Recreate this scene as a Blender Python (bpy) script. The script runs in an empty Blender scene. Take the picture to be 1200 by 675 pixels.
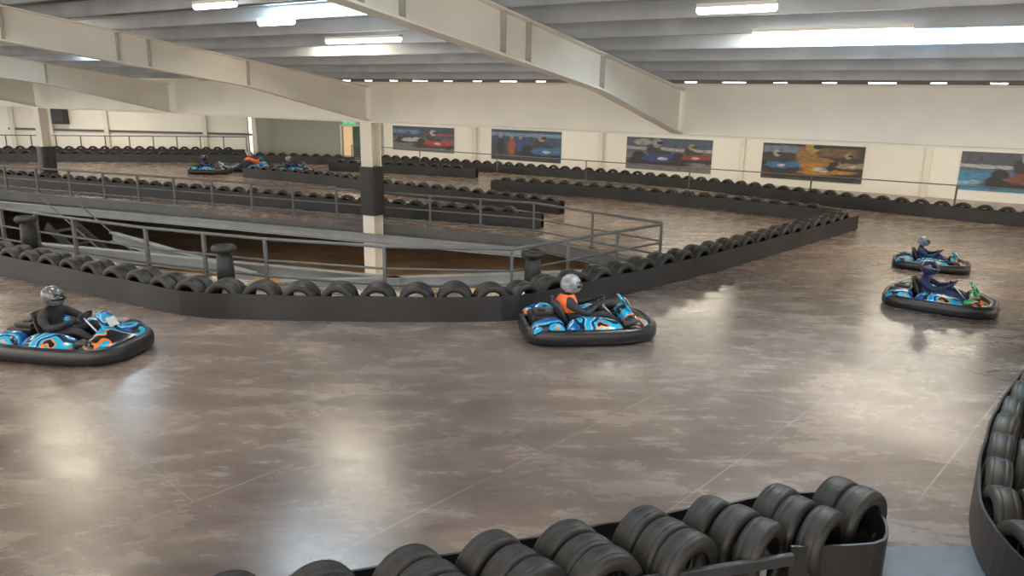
import bpy, bmesh, math, random
from mathutils import Vector, Matrix, geometry, Euler
random.seed(4)
sc = bpy.context.scene
try:
    sc.view_settings.view_transform = 'Standard'
    sc.view_settings.look = 'None'
    sc.view_settings.exposure = 0.2
except Exception:
    pass
COL = sc.collection

# ------------------------------------------------------------------ camera
PITCH = math.radians(14.5); ROLL = math.radians(1.0); FPX = 1200*26/36
CAM = Vector((0, 0, 4.0))
fw = Vector((0, math.cos(PITCH), -math.sin(PITCH)))
up0 = Vector((0, math.sin(PITCH), math.cos(PITCH)))
rt0 = Vector((1, 0, 0))
rt = rt0*math.cos(ROLL)+up0*math.sin(ROLL)
up = up0*math.cos(ROLL)-rt0*math.sin(ROLL)
cd = bpy.data.cameras.new("camera"); cam = bpy.data.objects.new("camera", cd)
COL.objects.link(cam); sc.camera = cam
cd.lens = 26; cd.sensor_width = 36; cd.clip_end = 300
m = Matrix.Identity(4)
for i in range(3):
    m[i][0] = rt[i]; m[i][1] = up[i]; m[i][2] = -fw[i]; m[i][3] = CAM[i]
cam.matrix_world = m

def ray(u, v):
    return fw + rt*((u-600)/FPX) + up*((337.5-v)/FPX)
def gp(u, v, z=0.0):
    r = ray(u, v); t = (z-CAM.z)/r.z
    return CAM + r*t

D = Vector((-.845, .535, 0)); N = Vector((.535, .845, 0))
D.normalize(); N.normalize()
WALLN = 37.7
def pn(a, n, z=0):
    return D*a + N*n + Vector((0, 0, z))
A = Vector((-4.4, 23.0, 0)); A_a = A.dot(D); VAL = A.dot(N)
SP = 9.8
SL = .13
ZR = 4.22
def zroof(n): return ZR + SL*(VAL-n)

# ------------------------------------------------------------------ mesh utils
def mk(name, verts, faces, mat=None, parent=None, smooth=False, label=None, category=None, group=None, kind=None, sub=0, bevel=0):
    me = bpy.data.meshes.new(name)
    me.from_pydata([tuple(v) for v in verts], [], faces)
    bm = bmesh.new(); bm.from_mesh(me); bmesh.ops.recalc_face_normals(bm, faces=bm.faces); bm.to_mesh(me); bm.free()
    return ob(name, me, mat, parent, smooth, label, category, group, kind, sub, bevel)
def ob(name, me, mat=None, parent=None, smooth=False, label=None, category=None, group=None, kind=None, sub=0, bevel=0):
    if mat is not None:
        me.materials.clear(); me.materials.append(mat)
    if smooth:
        for p in me.polygons: p.use_smooth = True
    o = bpy.data.objects.new(name, me); COL.objects.link(o)
    tag(o, parent, label, category, group, kind)
    if bevel:
        b = o.modifiers.new("bevel", 'BEVEL'); b.width = bevel; b.segments = 2; b.limit_method = 'ANGLE'
    if sub:
        s = o.modifiers.new("sub", 'SUBSURF'); s.levels = sub; s.render_levels = sub
    return o
def tag(o, parent=None, label=None, category=None, group=None, kind=None):
    if parent is not None: o.parent = parent
    if label: o["label"] = label
    if category: o["category"] = category
    if group: o["group"] = group
    if kind: o["kind"] = kind
def empty(name, loc, rotz=0, **k):
    o = bpy.data.objects.new(name, None); COL.objects.link(o); o.location = loc; o.rotation_euler = (0, 0, rotz)
    o.empty_display_size = .2
    tag(o, **k); return o

class Geo:
    def __init__(s): s.v = []; s.f = []
    def add(s, v, f):
        b = len(s.v); s.v += [Vector(x) for x in v]; s.f += [tuple(i+b for i in q) for q in f]
    def box(s, c, size, rot=None):
        c = Vector(c); hx, hy, hz = [q/2 for q in size]
        vs = [Vector((x, y, z)) for x in (-hx, hx) for y in (-hy, hy) for z in (-hz, hz)]
        if rot is not None: vs = [rot @ q for q in vs]
        s.add([c+q for q in vs], [(0,1,3,2),(4,6,7,5),(0,4,5,1),(2,3,7,6),(0,2,6,4),(1,5,7,3)])
    def beam(s, p, q, w, h, upv=Vector((0,0,1))):
        p = Vector(p); q = Vector(q); x = (q-p).normalized(); y = upv.cross(x).normalized(); z = x.cross(y)
        vs = []
        for e in (p, q):
            for a, b in ((-1,-1),(1,-1),(1,1),(-1,1)): vs.append(e+y*(a*w/2)+z*(b*h/2))
        s.add(vs, [(0,1,2,3),(7,6,5,4),(0,4,5,1),(1,5,6,2),(2,6,7,3),(3,7,4,0)])
    def ibeam(s, p, q, w, h, tf=.03, tw=.02):
        p = Vector(p); q = Vector(q); x = (q-p).normalized(); y = Vector((0,0,1)).cross(x).normalized(); z = x.cross(y)
        s.beam(p+z*(h/2-tf/2), q+z*(h/2-tf/2), w, tf); s.beam(p-z*(h/2-tf/2), q-z*(h/2-tf/2), w, tf)
        s.beam(p, q, tw, h-2*tf)
    def tube(s, pts, r, n=10, closed=False, cap=True):
        pts = [Vector(p) for p in pts]; L = len(pts); rings = []
        prev = None
        for i, p in enumerate(pts):
            if closed: t = pts[(i+1) % L]-pts[i-1]
            else: t = pts[min(i+1, L-1)]-pts[max(i-1, 0)]
            t.normalize()
            if prev is None:
                a = Vector((0,0,1)) if abs(t.z) < .9 else Vector((1,0,0))
                u = t.cross(a).normalized()
            else:
                u = (prev - t*prev.dot(t)).normalized()
            prev = u; w = t.cross(u)
            rr = r[i] if isinstance(r, (list, tuple)) else r
            rings.append([p+u*math.cos(2*math.pi*k/n)*rr+w*math.sin(2*math.pi*k/n)*rr for k in range(n)])
        s.loft(rings, closed, cap)
    def loft(s, rings, closed=False, cap=True):
        n = len(rings[0]); L = len(rings); vs = [q for r in rings for q in r]; fs = []
        for i in range(L if closed else L-1):
            j = (i+1) % L
            for k in range(n):
                k2 = (k+1) % n
                fs.append((i*n+k, i*n+k2, j*n+k2, j*n+k))
        if cap and not closed:
            fs.append(tuple(range(n))[::-1]); fs.append(tuple((L-1)*n+k for k in range(n)))
        s.add(vs, fs)
    def revolve(s, prof, n, axis='X', c=(0,0,0), closed=True):
        rings = []
        c = Vector(c)
        for k in range(n):
            a = 2*math.pi*k/n
            rg = []
            for x, r in prof:
                if axis == 'X': rg.append(c+Vector((x, r*math.cos(a), r*math.sin(a))))
                elif axis == 'Y': rg.append(c+Vector((r*math.cos(a), x, r*math.sin(a))))
                else: rg.append(c+Vector((r*math.cos(a), r*math.sin(a), x)))
            rings.append(rg)
        if closed: s.loft(rings, True)
        else:
            m_ = len(prof); vs = [q for r in rings for q in r]; fs = []
            for i in range(n):
                j = (i+1) % n
                for k in range(m_-1): fs.append((i*m_+k, i*m_+k+1, j*m_+k+1, j*m_+k))
            s.add(vs, fs)
    def make(s, name, mat, **k): return mk(name, s.v, s.f, mat, **k)

# ------------------------------------------------------------------ materials
def nt(name):
    mt = bpy.data.materials.new(name); mt.use_nodes = True
    t = mt.node_tree; b = t.nodes["Principled BSDF"]; return mt, t, b
def pbr(name, c, rough=.5, metal=0, var=.0, scale=5, coat=0, bump=0):
    mt, t, b = nt(name)
    b.inputs["Roughness"].default_value = rough; b.inputs["Metallic"].default_value = metal
    if coat: b.inputs["Coat Weight"].default_value = coat
    if var:
        tc = t.nodes.new("ShaderNodeTexCoord"); no = t.nodes.new("ShaderNodeTexNoise"); no.inputs["Scale"].default_value = scale
        no.inputs["Detail"].default_value = 5
        t.links.new(tc.outputs["Object"], no.inputs["Vector"])
        cr = t.nodes.new("ShaderNodeValToRGB"); cr.color_ramp.elements[0].position = .3; cr.color_ramp.elements[1].position = .7
        cr.color_ramp.elements[0].color = [max(0, q*(1-var)) for q in c]+[1]; cr.color_ramp.elements[1].color = [min(1, q*(1+var)) for q in c]+[1]
        t.links.new(no.outputs["Fac"], cr.inputs["Fac"]); t.links.new(cr.outputs["Color"], b.inputs["Base Color"])
        if bump:
            bp = t.nodes.new("ShaderNodeBump"); bp.inputs["Strength"].default_value = bump; bp.inputs["Distance"].default_value = .02
            t.links.new(no.outputs["Fac"], bp.inputs["Height"]); t.links.new(bp.outputs["Normal"], b.inputs["Normal"])
    else:
        b.inputs["Base Color"].default_value = (*c, 1)
    return mt
def emis(name, c, s):
    mt, t, b = nt(name)
    b.inputs["Base Color"].default_value = (*c, 1)
    b.inputs["Emission Color"].default_value = (*c, 1); b.inputs["Emission Strength"].default_value = s
    return mt

RUB = pbr("tyre_rubber", (.020,.019,.019), .52, var=.45, scale=2.2)
BELT = pbr("belt_rubber", (.021,.020,.021), .45, var=.3, scale=1.2)
STEELG = pbr("grey_painted_steel", (.125,.132,.14), .65, var=.12, scale=2)
STIFF = pbr("dark_plate_paint", (.38,.37,.33), .55, var=.1)  # stiffeners in a darker tone than the beam paint
CREAM = pbr("pale_painted_steel", (.80,.775,.69), .5, var=.05, scale=1)
ROOFM = pbr("roof_sheet", (.19,.197,.21), .6, var=.1, scale=1)
PURL = pbr("purlin_galvanised", (.40,.42,.44), .45, metal=.1, var=.15, scale=1.5)
WALLM = pbr("wall_paint", (.92,.895,.83), .6, var=.03, scale=.6)
GREENW = pbr("grey_green_panel", (.36,.385,.34), .7)
SKYB = emis("skylight_panel_cool", (.66,.85,1.0), 17)
FILLW = emis("added_panel_warm", (1.0,.89,.70), 18)
LED = emis("led_tube", (1.0,.98,.94), 8)
PAD = pbr("black_foam_pad", (.02,.02,.022), .5, var=.2)
DARK = pbr("black_plastic", (.02,.02,.022), .4, var=.2, scale=8)
BUMP = pbr("bumper_plastic", (.016,.016,.019), .32, var=.25, scale=6)

def floor_mat():
    mt, t, b = nt("polished_track_floor"); L = t.links
    tc = t.nodes.new("ShaderNodeTexCoord")
    mp = t.nodes.new("ShaderNodeMapping"); mp.inputs["Rotation"].default_value = (0, 0, math.radians(-47)); mp.inputs["Location"].default_value = (.6, .15, 0); L.new(tc.outputs["Object"], mp.inputs["Vector"])
    br = t.nodes.new("ShaderNodeTexBrick"); br.inputs["Scale"].default_value = 1.0
    br.inputs["Mortar Size"].default_value = .012; br.inputs["Mortar Smooth"].default_value = .4
    br.inputs["Brick Width"].default_value = 6.6; br.inputs["Row Height"].default_value = 1.75
    br.inputs["Color1"].default_value = (.44,.44,.44,1); br.inputs["Color2"].default_value = (.56,.56,.56,1); br.inputs["Mortar"].default_value = (.5,.5,.5,1)
    L.new(mp.outputs["Vector"], br.inputs["Vector"])
    mp2 = t.nodes.new("ShaderNodeMapping"); mp2.inputs["Rotation"].default_value = (0, 0, math.radians(-14)); mp2.inputs["Scale"].default_value = (.55, 1.45, 1)
    L.new(tc.outputs["Object"], mp2.inputs["Vector"])
    n1 = t.nodes.new("ShaderNodeTexNoise"); n1.inputs["Scale"].default_value = 1.5; n1.inputs["Detail"].default_value = 12; n1.inputs["Roughness"].default_value = .72; n1.inputs["Distortion"].default_value = .3
    L.new(mp2.outputs["Vector"], n1.inputs["Vector"])
    n2 = t.nodes.new("ShaderNodeTexNoise"); n2.inputs["Scale"].default_value = .3; n2.inputs["Detail"].default_value = 5; n2.inputs["Roughness"].default_value = .55
    L.new(tc.outputs["Object"], n2.inputs["Vector"])
    r1 = t.nodes.new("ShaderNodeValToRGB"); e = r1.color_ramp.elements
    e[0].position = .28; e[0].color = (.118,.088,.078,1); e[1].position = .74; e[1].color = (.300,.244,.213,1)
    L.new(n1.outputs["Fac"], r1.inputs["Fac"])
    r2 = t.nodes.new("ShaderNodeValToRGB"); e = r2.color_ramp.elements
    e[0].position = .38; e[0].color = (.80,.80,.83,1); e[1].position = .64; e[1].color = (1.30,1.24,1.16,1)
    L.new(n2.outputs["Fac"], r2.inputs["Fac"])
    mx = t.nodes.new("ShaderNodeMix"); mx.data_type = 'RGBA'; mx.blend_type = 'MULTIPLY'; mx.inputs[0].default_value = 1
    L.new(r1.outputs["Color"], mx.inputs[6]); L.new(r2.outputs["Color"], mx.inputs[7])
    ov = t.nodes.new("ShaderNodeMix"); ov.data_type = 'RGBA'; ov.blend_type = 'OVERLAY'; ov.inputs[0].default_value = .3
    L.new(mx.outputs[2], ov.inputs[6]); L.new(br.outputs["Color"], ov.inputs[7])
    n3 = t.nodes.new("ShaderNodeTexNoise"); n3.inputs["Scale"].default_value = .6; n3.inputs["Detail"].default_value = 8; L.new(tc.outputs["Object"], n3.inputs["Vector"])
    r3 = t.nodes.new("ShaderNodeMapRange"); r3.inputs[1].default_value = .38; r3.inputs[2].default_value = .64; r3.inputs[3].default_value = .05; r3.inputs[4].default_value = .55; L.new(n3.outputs["Fac"], r3.inputs[0])
    ml = t.nodes.new("ShaderNodeMath"); ml.operation = 'MULTIPLY'; L.new(br.outputs["Fac"], ml.inputs[0]); L.new(r3.outputs[0], ml.inputs[1])
    mj = t.nodes.new("ShaderNodeMix"); mj.data_type = 'RGBA'
    L.new(ml.outputs[0], mj.inputs[0]); L.new(ov.outputs[2], mj.inputs[6]); mj.inputs[7].default_value = (.60,.52,.45,1)
    wv = t.nodes.new("ShaderNodeTexNoise"); wv.inputs["Scale"].default_value = 1.0; wv.inputs["Detail"].default_value = 6
    mp3 = t.nodes.new("ShaderNodeMapping"); mp3.inputs["Rotation"].default_value = (0,0,math.radians(-3)); mp3.inputs["Scale"].default_value = (.2,1.7,1); L.new(tc.outputs["Object"], mp3.inputs["Vector"]); L.new(mp3.outputs["Vector"], wv.inputs["Vector"])
    r5 = t.nodes.new("ShaderNodeValToRGB"); e = r5.color_ramp.elements; e[0].position = .50; e[0].color = (0,0,0,1); e[1].position = .78; e[1].color = (.65,.65,.65,1)
    L.new(wv.outputs["Fac"], r5.inputs["Fac"])
    md = t.nodes.new("ShaderNodeMix"); md.data_type = 'RGBA'; L.new(r5.outputs["Color"], md.inputs[0]); L.new(mj.outputs[2], md.inputs[6]); md.inputs[7].default_value = (.10,.077,.069,1)
    n4 = t.nodes.new("ShaderNodeTexNoise"); n4.inputs["Scale"].default_value = 3.0; n4.inputs["Detail"].default_value = 8
    L.new(mp2.outputs["Vector"], n4.inputs["Vector"])
    r4 = t.nodes.new("ShaderNodeValToRGB"); e = r4.color_ramp.elements; e[0].position = .63; e[0].color = (0,0,0,1); e[1].position = .74; e[1].color = (.4,.4,.4,1)
    L.new(n4.outputs["Fac"], r4.inputs["Fac"])
    ms = t.nodes.new("ShaderNodeMix"); ms.data_type = 'RGBA'; L.new(r4.outputs["Color"], ms.inputs[0]); L.new(md.outputs[2], ms.inputs[6]); ms.inputs[7].default_value = (.48,.42,.37,1)
    L.new(ms.outputs[2], b.inputs["Base Color"])
    rr = t.nodes.new("ShaderNodeMapRange"); rr.inputs[1].default_value = .3; rr.inputs[2].default_value = .7; rr.inputs[3].default_value = .19; rr.inputs[4].default_value = .33; L.new(n1.outputs["Fac"], rr.inputs[0])
    L.new(rr.outputs[0], b.inputs["Roughness"])
    b.inputs["Specular IOR Level"].default_value = 1.0
    bp = t.nodes.new("ShaderNodeBump"); bp.inputs["Strength"].default_value = .07; bp.inputs["Distance"].default_value = .01
    L.new(n1.outputs["Fac"], bp.inputs["Height"]); L.new(bp.outputs["Normal"], b.inputs["Normal"])
    return mt
FLOOR = floor_mat()

def body_mat(name, base, second):
    mt, t, b = nt(name); L = t.links
    tc = t.nodes.new("ShaderNodeTexCoord")
    n = t.nodes.new("ShaderNodeTexNoise"); n.inputs["Scale"].default_value = 1.8; n.inputs["Detail"].default_value = 1; n.inputs["Distortion"].default_value = 1.0
    L.new(tc.outputs["Object"], n.inputs["Vector"])
    r = t.nodes.new("ShaderNodeValToRGB"); r.color_ramp.interpolation = 'CONSTANT'
    cs = [(0, base), (.36, second), (.45, (.75,.82,.87)), (.465, base), (.51, (.01,.012,.02)), (.56, second), (.64, (.8,.2,.03)), (.66, (.01,.012,.02))]
    e = r.color_ramp.elements
    e[0].position = 0; e[0].color = (*base, 1); e[1].position = cs[1][0]; e[1].color = (*cs[1][1], 1)
    for p, c in cs[2:]:
        q = e.new(p); q.color = (*c, 1)
    L.new(n.outputs["Fac"], r.inputs["Fac"]); L.new(r.outputs["Color"], b.inputs["Base Color"])
    b.inputs["Roughness"].default_value = .25; b.inputs["Coat Weight"].default_value = .3
    return mt
BLUEB = body_mat("blue_cyan_bodywork", (.006,.10,.36), (.015,.36,.60))
GREENB = body_mat("green_bodywork", (.004,.17,.06), (.01,.34,.11))

# ------------------------------------------------------------------ floor with opening
near_top = [(-60,233),(0,244),(85,256),(170,267),(310,280),(450,289),(600,292),(775,263)]
nearp = [gp(u, v, .97) for u, v in near_top]
farp = [gp(775,263,.97), gp(625,276), gp(-60,217)]
farp = [farp[0], farp[1], farp[1].lerp(farp[2],.33), farp[1].lerp(farp[2],.66), farp[2]]
for p in nearp+farp: p.z = 0
ca = sum((p for p in nearp+farp[1:]), Vector())/(len(nearp)+len(farp)-1)
hole = [p.copy() for p in nearp+farp[1:]]
hole = [p+(ca-p).normalized()*.12 for p in hole]
outer = [Vector((-75,-12,0)), Vector((45,-12,0)), Vector((45,75,0)), Vector((-75,75,0))]
tris = geometry.tessellate_polygon([outer, hole])
vv = outer+hole
vs = [v.copy() for v in vv]+[v-Vector((0,0,.2)) for v in vv]
nn = len(vv); fs = [tuple(t) for t in tris]+[tuple(i+nn for i in t)[::-1] for t in tris]
for a, cnt in ((0, 4), (4, len(hole))):
    for i in range(cnt):
        j = (i+1) % cnt; fs.append((a+i, a+j, a+j+nn, a+i+nn))
mk("floor", vs, fs, FLOOR, kind="structure", label="worn glossy brown-grey track floor with pale joints")
LOWM = pbr("lower_floor", (.40,.29,.19), .3, var=.45, scale=.7)
mk("floor_lower", [(-90,0,-3.3),(45,0,-3.3),(45,74,-3.3),(-90,74,-3.3)], [(0,1,2,3)], LOWM, kind="structure")

# ------------------------------------------------------------------ walls
def wall(name, p, q, z0, z1, mat, th=.2):
    g = Geo(); p = Vector(p); q = Vector(q); p.z = q.z = (z0+z1)/2
    g.beam(p, q, th, z1-z0); return g.make(name, mat, kind="structure")
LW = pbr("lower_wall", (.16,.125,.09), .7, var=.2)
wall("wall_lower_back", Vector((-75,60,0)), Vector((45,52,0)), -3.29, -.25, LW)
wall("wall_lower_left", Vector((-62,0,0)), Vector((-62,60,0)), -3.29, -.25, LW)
def poster_mat(name, bg1, bg2, blobs):
    mt, t, b = nt(name); L = t.links
    tc = t.nodes.new("ShaderNodeTexCoord")
    nd = t.nodes.new("ShaderNodeTexNoise"); nd.inputs["Scale"].default_value = 12; nd.inputs["Detail"].default_value = 3; L.new(tc.outputs["UV"], nd.inputs["Vector"])
    vm = t.nodes.new("ShaderNodeVectorMath"); vm.operation = 'MULTIPLY_ADD'; L.new(nd.outputs["Color"], vm.inputs[0]); vm.inputs[1].default_value = (.035,.07,0)
    off = t.nodes.new("ShaderNodeVectorMath"); off.operation = 'SUBTRACT'; L.new(tc.outputs["UV"], off.inputs[0]); off.inputs[1].default_value = (.017,.035,0); L.new(off.outputs[0], vm.inputs[2])
    UV = vm.outputs[0]
    sx = t.nodes.new("ShaderNodeSeparateXYZ"); L.new(UV, sx.inputs[0])
    gr = t.nodes.new("ShaderNodeValToRGB"); gr.color_ramp.elements[0].color = (*bg1,1); gr.color_ramp.elements[1].color = (*bg2,1)
    gr.color_ramp.elements[0].position = .40; gr.color_ramp.elements[1].position = .62
    L.new(sx.outputs["Y"], gr.inputs["Fac"])
    cur = gr.outputs["Color"]
    for (cx, cy, rx, ry, an, c, *bx) in blobs:
        mp = t.nodes.new("ShaderNodeMapping"); mp.vector_type = 'TEXTURE'
        mp.inputs["Location"].default_value = (cx, cy, 0); mp.inputs["Rotation"].default_value = (0,0,math.radians(an)); mp.inputs["Scale"].default_value = (rx, ry, 1)
        L.new(UV, mp.inputs["Vector"])
        lt = t.nodes.new("ShaderNodeMapRange"); lt.inputs[1].default_value = 1.12; lt.inputs[2].default_value = .8
        if bx:
            ab = t.nodes.new("ShaderNodeVectorMath"); ab.operation = 'ABSOLUTE'; L.new(mp.outputs["Vector"], ab.inputs[0])
            s2 = t.nodes.new("ShaderNodeSeparateXYZ"); L.new(ab.outputs["Vector"], s2.inputs[0])
            mxm = t.nodes.new("ShaderNodeMath"); mxm.operation = 'MAXIMUM'; L.new(s2.outputs["X"], mxm.inputs[0]); L.new(s2.outputs["Y"], mxm.inputs[1])
            L.new(mxm.outputs[0], lt.inputs[0])
        else:
            ln = t.nodes.new("ShaderNodeVectorMath"); ln.operation = 'LENGTH'; L.new(mp.outputs["Vector"], ln.inputs[0]); L.new(ln.outputs["Value"], lt.inputs[0])
        mx = t.nodes.new("ShaderNodeMix"); mx.data_type = 'RGBA'; L.new(lt.outputs[0], mx.inputs[0]); L.new(cur, mx.inputs[6]); mx.inputs[7].default_value = (*c, 1)
        cur = mx.outputs[2]
    ng = t.nodes.new("ShaderNodeTexNoise"); ng.inputs["Scale"].default_value = 18; ng.inputs["Detail"].default_value = 6; L.new(tc.outputs["UV"], ng.inputs["Vector"])
    rg = t.nodes.new("ShaderNodeMapRange"); rg.inputs[1].default_value = .3; rg.inputs[2].default_value = .7; rg.inputs[3].default_value = .55; rg.inputs[4].default_value = 1.2; L.new(ng.outputs["Fac"], rg.inputs[0])
    mm = t.nodes.new("ShaderNodeMix"); mm.data_type = 'RGBA'; mm.blend_type = 'MULTIPLY'; mm.inputs[0].default_value = 1; L.new(cur, mm.inputs[6]); L.new(rg.outputs[0], mm.inputs[7])
    hz = t.nodes.new("ShaderNodeMix"); hz.data_type = 'RGBA'; hz.inputs[0].default_value = .08; L.new(mm.outputs[2], hz.inputs[6]); hz.inputs[7].default_value = (.42,.40,.38,1)  # pale haze mixed into the poster colour
    L.new(hz.outputs[2], b.inputs["Base Color"]); b.inputs["Roughness"].default_value = .4
    return mt
K_ = (.012,.012,.015)
def kb(cx, cy, s, col, hel, suit=(.03,.03,.04), pale=(.6,.6,.6)):
    return [(cx, cy-.16*s, .30*s, .07*s, 0, K_, 1), (cx-.2*s, cy-.14*s, .055*s, .13*s, 0, K_), (cx+.2*s, cy-.14*s, .055*s, .13*s, 0, K_),
            (cx-.02*s, cy+.06*s, .075*s, .22*s, 12, suit), (cx+.02*s, cy-.06*s, .17*s, .10*s, 0, col), (cx+.17*s, cy-.03*s, .10*s, .10*s, -14, col), (cx+.05*s, cy-.07*s, .05*s, .04*s, 0, pale),
            (cx-.17*s, cy+.0*s, .06*s, .09*s, 0, K_), (cx+.06*s, cy+.08*s, .07*s, .045*s, -25, suit), (cx-.01*s, cy+.30*s, .045*s, .11*s, 0, hel), (cx+.02*s, cy+.30*s, .03*s, .04*s, 0, K_)]
TR = (.17,.17,.18)
ta = gp(440, 184).dot(D)
wall("wall_back", pn(ta, WALLN), pn(-48, WALLN), 0, 5.0, WALLM)
c0 = pn(ta, WALLN)
gr0 = Vector((gp(305, 178).x, c0.y+1.0, 0))
wall("wall_recess", c0, gr0, 0, 5.2, GREENW)
wl0 = gr0+Vector((0,-1.2,0)); wl1 = Vector((-62, gr0.y+4, 0))
wall("wall_left", wl0, wl1, 0, 5.2, WALLM)
def onleft(u, off):
    r = ray(u, 150); d = (wl1-wl0).normalized(); nrm = Vector((-d.y, d.x, 0))
    if nrm.y > 0: nrm = -nrm
    t = (wl0+nrm*off-CAM).dot(nrm)/r.dot(nrm); p = CAM+r*t; p.z = 0; return p
k = 1
def onwall(u, v, n):
    r = ray(u, v); t = n/(r.dot(N)); return CAM+r*t
for u in (556, 703, 868, 1086, 1240):
    p = onwall(u, 200, WALLN-.22); g = Geo(); g.beam(Vector((p.x,p.y,0)), Vector((p.x+1e-4,p.y,4.9)), .25, .22, upv=N)
    g.make("trim_%d" % k, CREAM, kind="structure"); k += 1
for u in (15, 60, 125, 240, 298):
    p = onleft(u, .22)
    g = Geo(); g.beam(p, Vector((p.x+1e-4,p.y,5)), .28, .22, upv=Vector((0,1,0)))
    g.make("trim_%d" % k, CREAM, kind="structure"); k += 1
g = Geo(); a = onleft(10,.16); b_ = onleft(295,.16); a.z = b_.z = 1.3; g.beam(a, b_, .08, .14); g.make("trim_%d" % k, STEELG, kind="structure"); k += 1
PB = [
 ((460,147,532,175), poster_mat("poster_a", TR, (.03,.06,.10), [(.2,.78,.25,.08,0,(.10,.25,.45),1),(.8,.70,.25,.05,0,(.35,.05,.04),1)]+kb(.26,.50,.8,(.5,.5,.5),(.05,.1,.4))+kb(.68,.42,1.15,(.45,.04,.03),(.4,.4,.4))), "wall poster of karts racing with red and white karts"),
 ((576,151,657,186), poster_mat("poster_b", (.06,.06,.07), (.03,.08,.18), [(.5,.85,.6,.06,0,(.2,.33,.5),1),(.14,.45,.06,.3,0,(.02,.02,.03)),(.14,.78,.03,.07,0,(.4,.27,.2)),(.30,.45,.055,.3,0,(.4,.1,.05)),(.30,.78,.03,.07,0,(.4,.27,.2)),(.43,.45,.055,.3,0,(.03,.08,.25)),(.43,.76,.03,.07,0,(.4,.27,.2))]+kb(.74,.42,1.2,(.03,.18,.42),(.3,.3,.3))), "wall poster showing drivers grouped beside karts"),
 ((735,160,833,197), poster_mat("poster_c", (.20,.20,.21), (.07,.10,.17), [(.5,.66,.7,.05,0,(.4,.4,.42),1),(.2,.85,.12,.10,0,(.4,.38,.3))]+kb(.38,.46,1.3,(.02,.06,.25),(.35,.35,.37))+kb(.78,.5,.9,(.3,.05,.04),(.4,.33,.1))), "wall poster of a blue kart on track"),
 ((895,167,1010,208), poster_mat("poster_d", (.09,.075,.065), (.035,.03,.03), [(.2,.84,.2,.1,0,(.17,.25,.33),1),(.75,.8,.2,.12,0,(.2,.11,.05),1)]+kb(.52,.44,1.7,(.55,.24,.02),(.5,.34,.08),(.35,.18,.04))+kb(.16,.45,.9,(.03,.18,.4),(.4,.4,.4))+kb(.86,.5,.8,(.35,.27,.17),(.35,.35,.15))), "wall poster of a driver in orange kart"),
 ((1128,177,1246,222), poster_mat("poster_e", (.05,.28,.50), (.08,.10,.13), [(.5,.62,.8,.05,-2,(.5,.5,.52),1),(.35,.25,.5,.05,10,(.3,.5,.65),1)]+kb(.66,.44,1.5,(.25,.07,.06),(.45,.45,.47))), "wall poster of a kart on a blue track"),
]
for (x0,y0,x1,y1), mt, lab in PB:
    a = onwall(x0, y0, WALLN-.14); b_ = onwall(x1, y1, WALLN-.14); t2 = onwall(x0, y1, WALLN-.14)
    z1 = a.z; z0 = t2.z
    p = Vector((a.x,a.y,0)); q = Vector((b_.x,b_.y,0)); o_ = N*.02
    vs = [p+Vector((0,0,z0)), q+Vector((0,0,z0)), q+Vector((0,0,z1)), p+Vector((0,0,z1))]
    vs += [v+o_ for v in vs]
    me = bpy.data.meshes.new("poster"); me.from_pydata([tuple(v) for v in vs], [], [(0,1,2,3),(5,4,7,6),(0,4,5,1),(1,5,6,2),(2,6,7,3),(3,7,4,0)])
    uv = me.uv_layers.new(name="UVMap")
    for li, c in zip(range(4), ((0,0),(1,0),(1,1),(0,1))): uv.data[li].uv = c
    ob("wall_poster", me, mt, label=lab, category="poster", group="posters along the wall")
def rec(u, v, off=.2):
    r = ray(u, v); e = gr0-c0; e.z = 0; nn_ = Vector((-e.y, e.x, 0)).normalized()
    if nn_.y > 0: nn_ = -nn_
    return CAM + r*((c0+nn_*off-CAM).dot(nn_)/r.dot(nn_)), nn_
p0, nn_ = rec(401, 182); p1, _ = rec(421, 150)
pa = Vector((p0.x,p0.y,0)); pb_ = Vector((p1.x,p1.y,0)); Z = lambda z: Vector((0,0,z))
g = Geo(); g.beam(pa.lerp(pb_,.12)+Z(.95), pa.lerp(pb_,.62)+Z(.95), .06, 1.9)
g.make("door_1", emis("doorway_glow", (.8,.58,.33), .3), kind="structure", label="half open fire door with light from behind put in as glow")  # light from beyond the door is put into the panel as emission
g = Geo(); g.beam(pa.lerp(pb_,.66)+Z(.95)+nn_*.04, pb_+Z(.95)+nn_*.04, .08, 1.9); g.make("door_2", pbr("dark_green_door", (.06,.10,.08), .5), kind="structure")
g = Geo(); g.beam(pa+Z(1.98), pb_+Z(1.98), .14, .1); g.beam(pa+Z(1), pa+Z(1)+nn_*.14, .1, 2.0); g.make("trim_%d" % k, CREAM, kind="structure"); k += 1
s0, _ = rec(402,151,.3); s1, _ = rec(417,151,.3); s0.z = s1.z = 2.24
g = Geo(); g.beam(s0, s1, .06, .38)
sg = g.make("exit_sign", emis("green_sign", (.02,.45,.13), 1.0), label="small green illuminated exit sign above a door", category="sign")
wM = pbr("white_mark", (.9,.9,.9))
sd = (s1-s0)
def onsign(pts, name):
    b0 = s0+nn_*.035; vs = [b0+sd*x+Z(z) for x, z in pts]; vs += [v+nn_*.015 for v in vs]; n_ = len(pts)
    mk(name, vs, [tuple(range(n_)), tuple(range(n_,2*n_))[::-1]]+[(i,(i+1)%n_,(i+1)%n_+n_,i+n_) for i in range(n_)], wM, parent=sg)
onsign([(.08,0),(.24,.12),(.24,.045),(.46,.045),(.46,-.045),(.24,-.045),(.24,-.12)], "arrow_mark")
onsign([(.58,-.14),(.68,-.03),(.64,.06),(.68,.14),(.78,.14),(.80,.04),(.92,.0),(.80,-.03),(.86,-.14),(.78,-.14),(.73,-.06),(.66,-.14)], "running_figure_mark")
p = onleft(72, .4); p.z = 2.25
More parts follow.
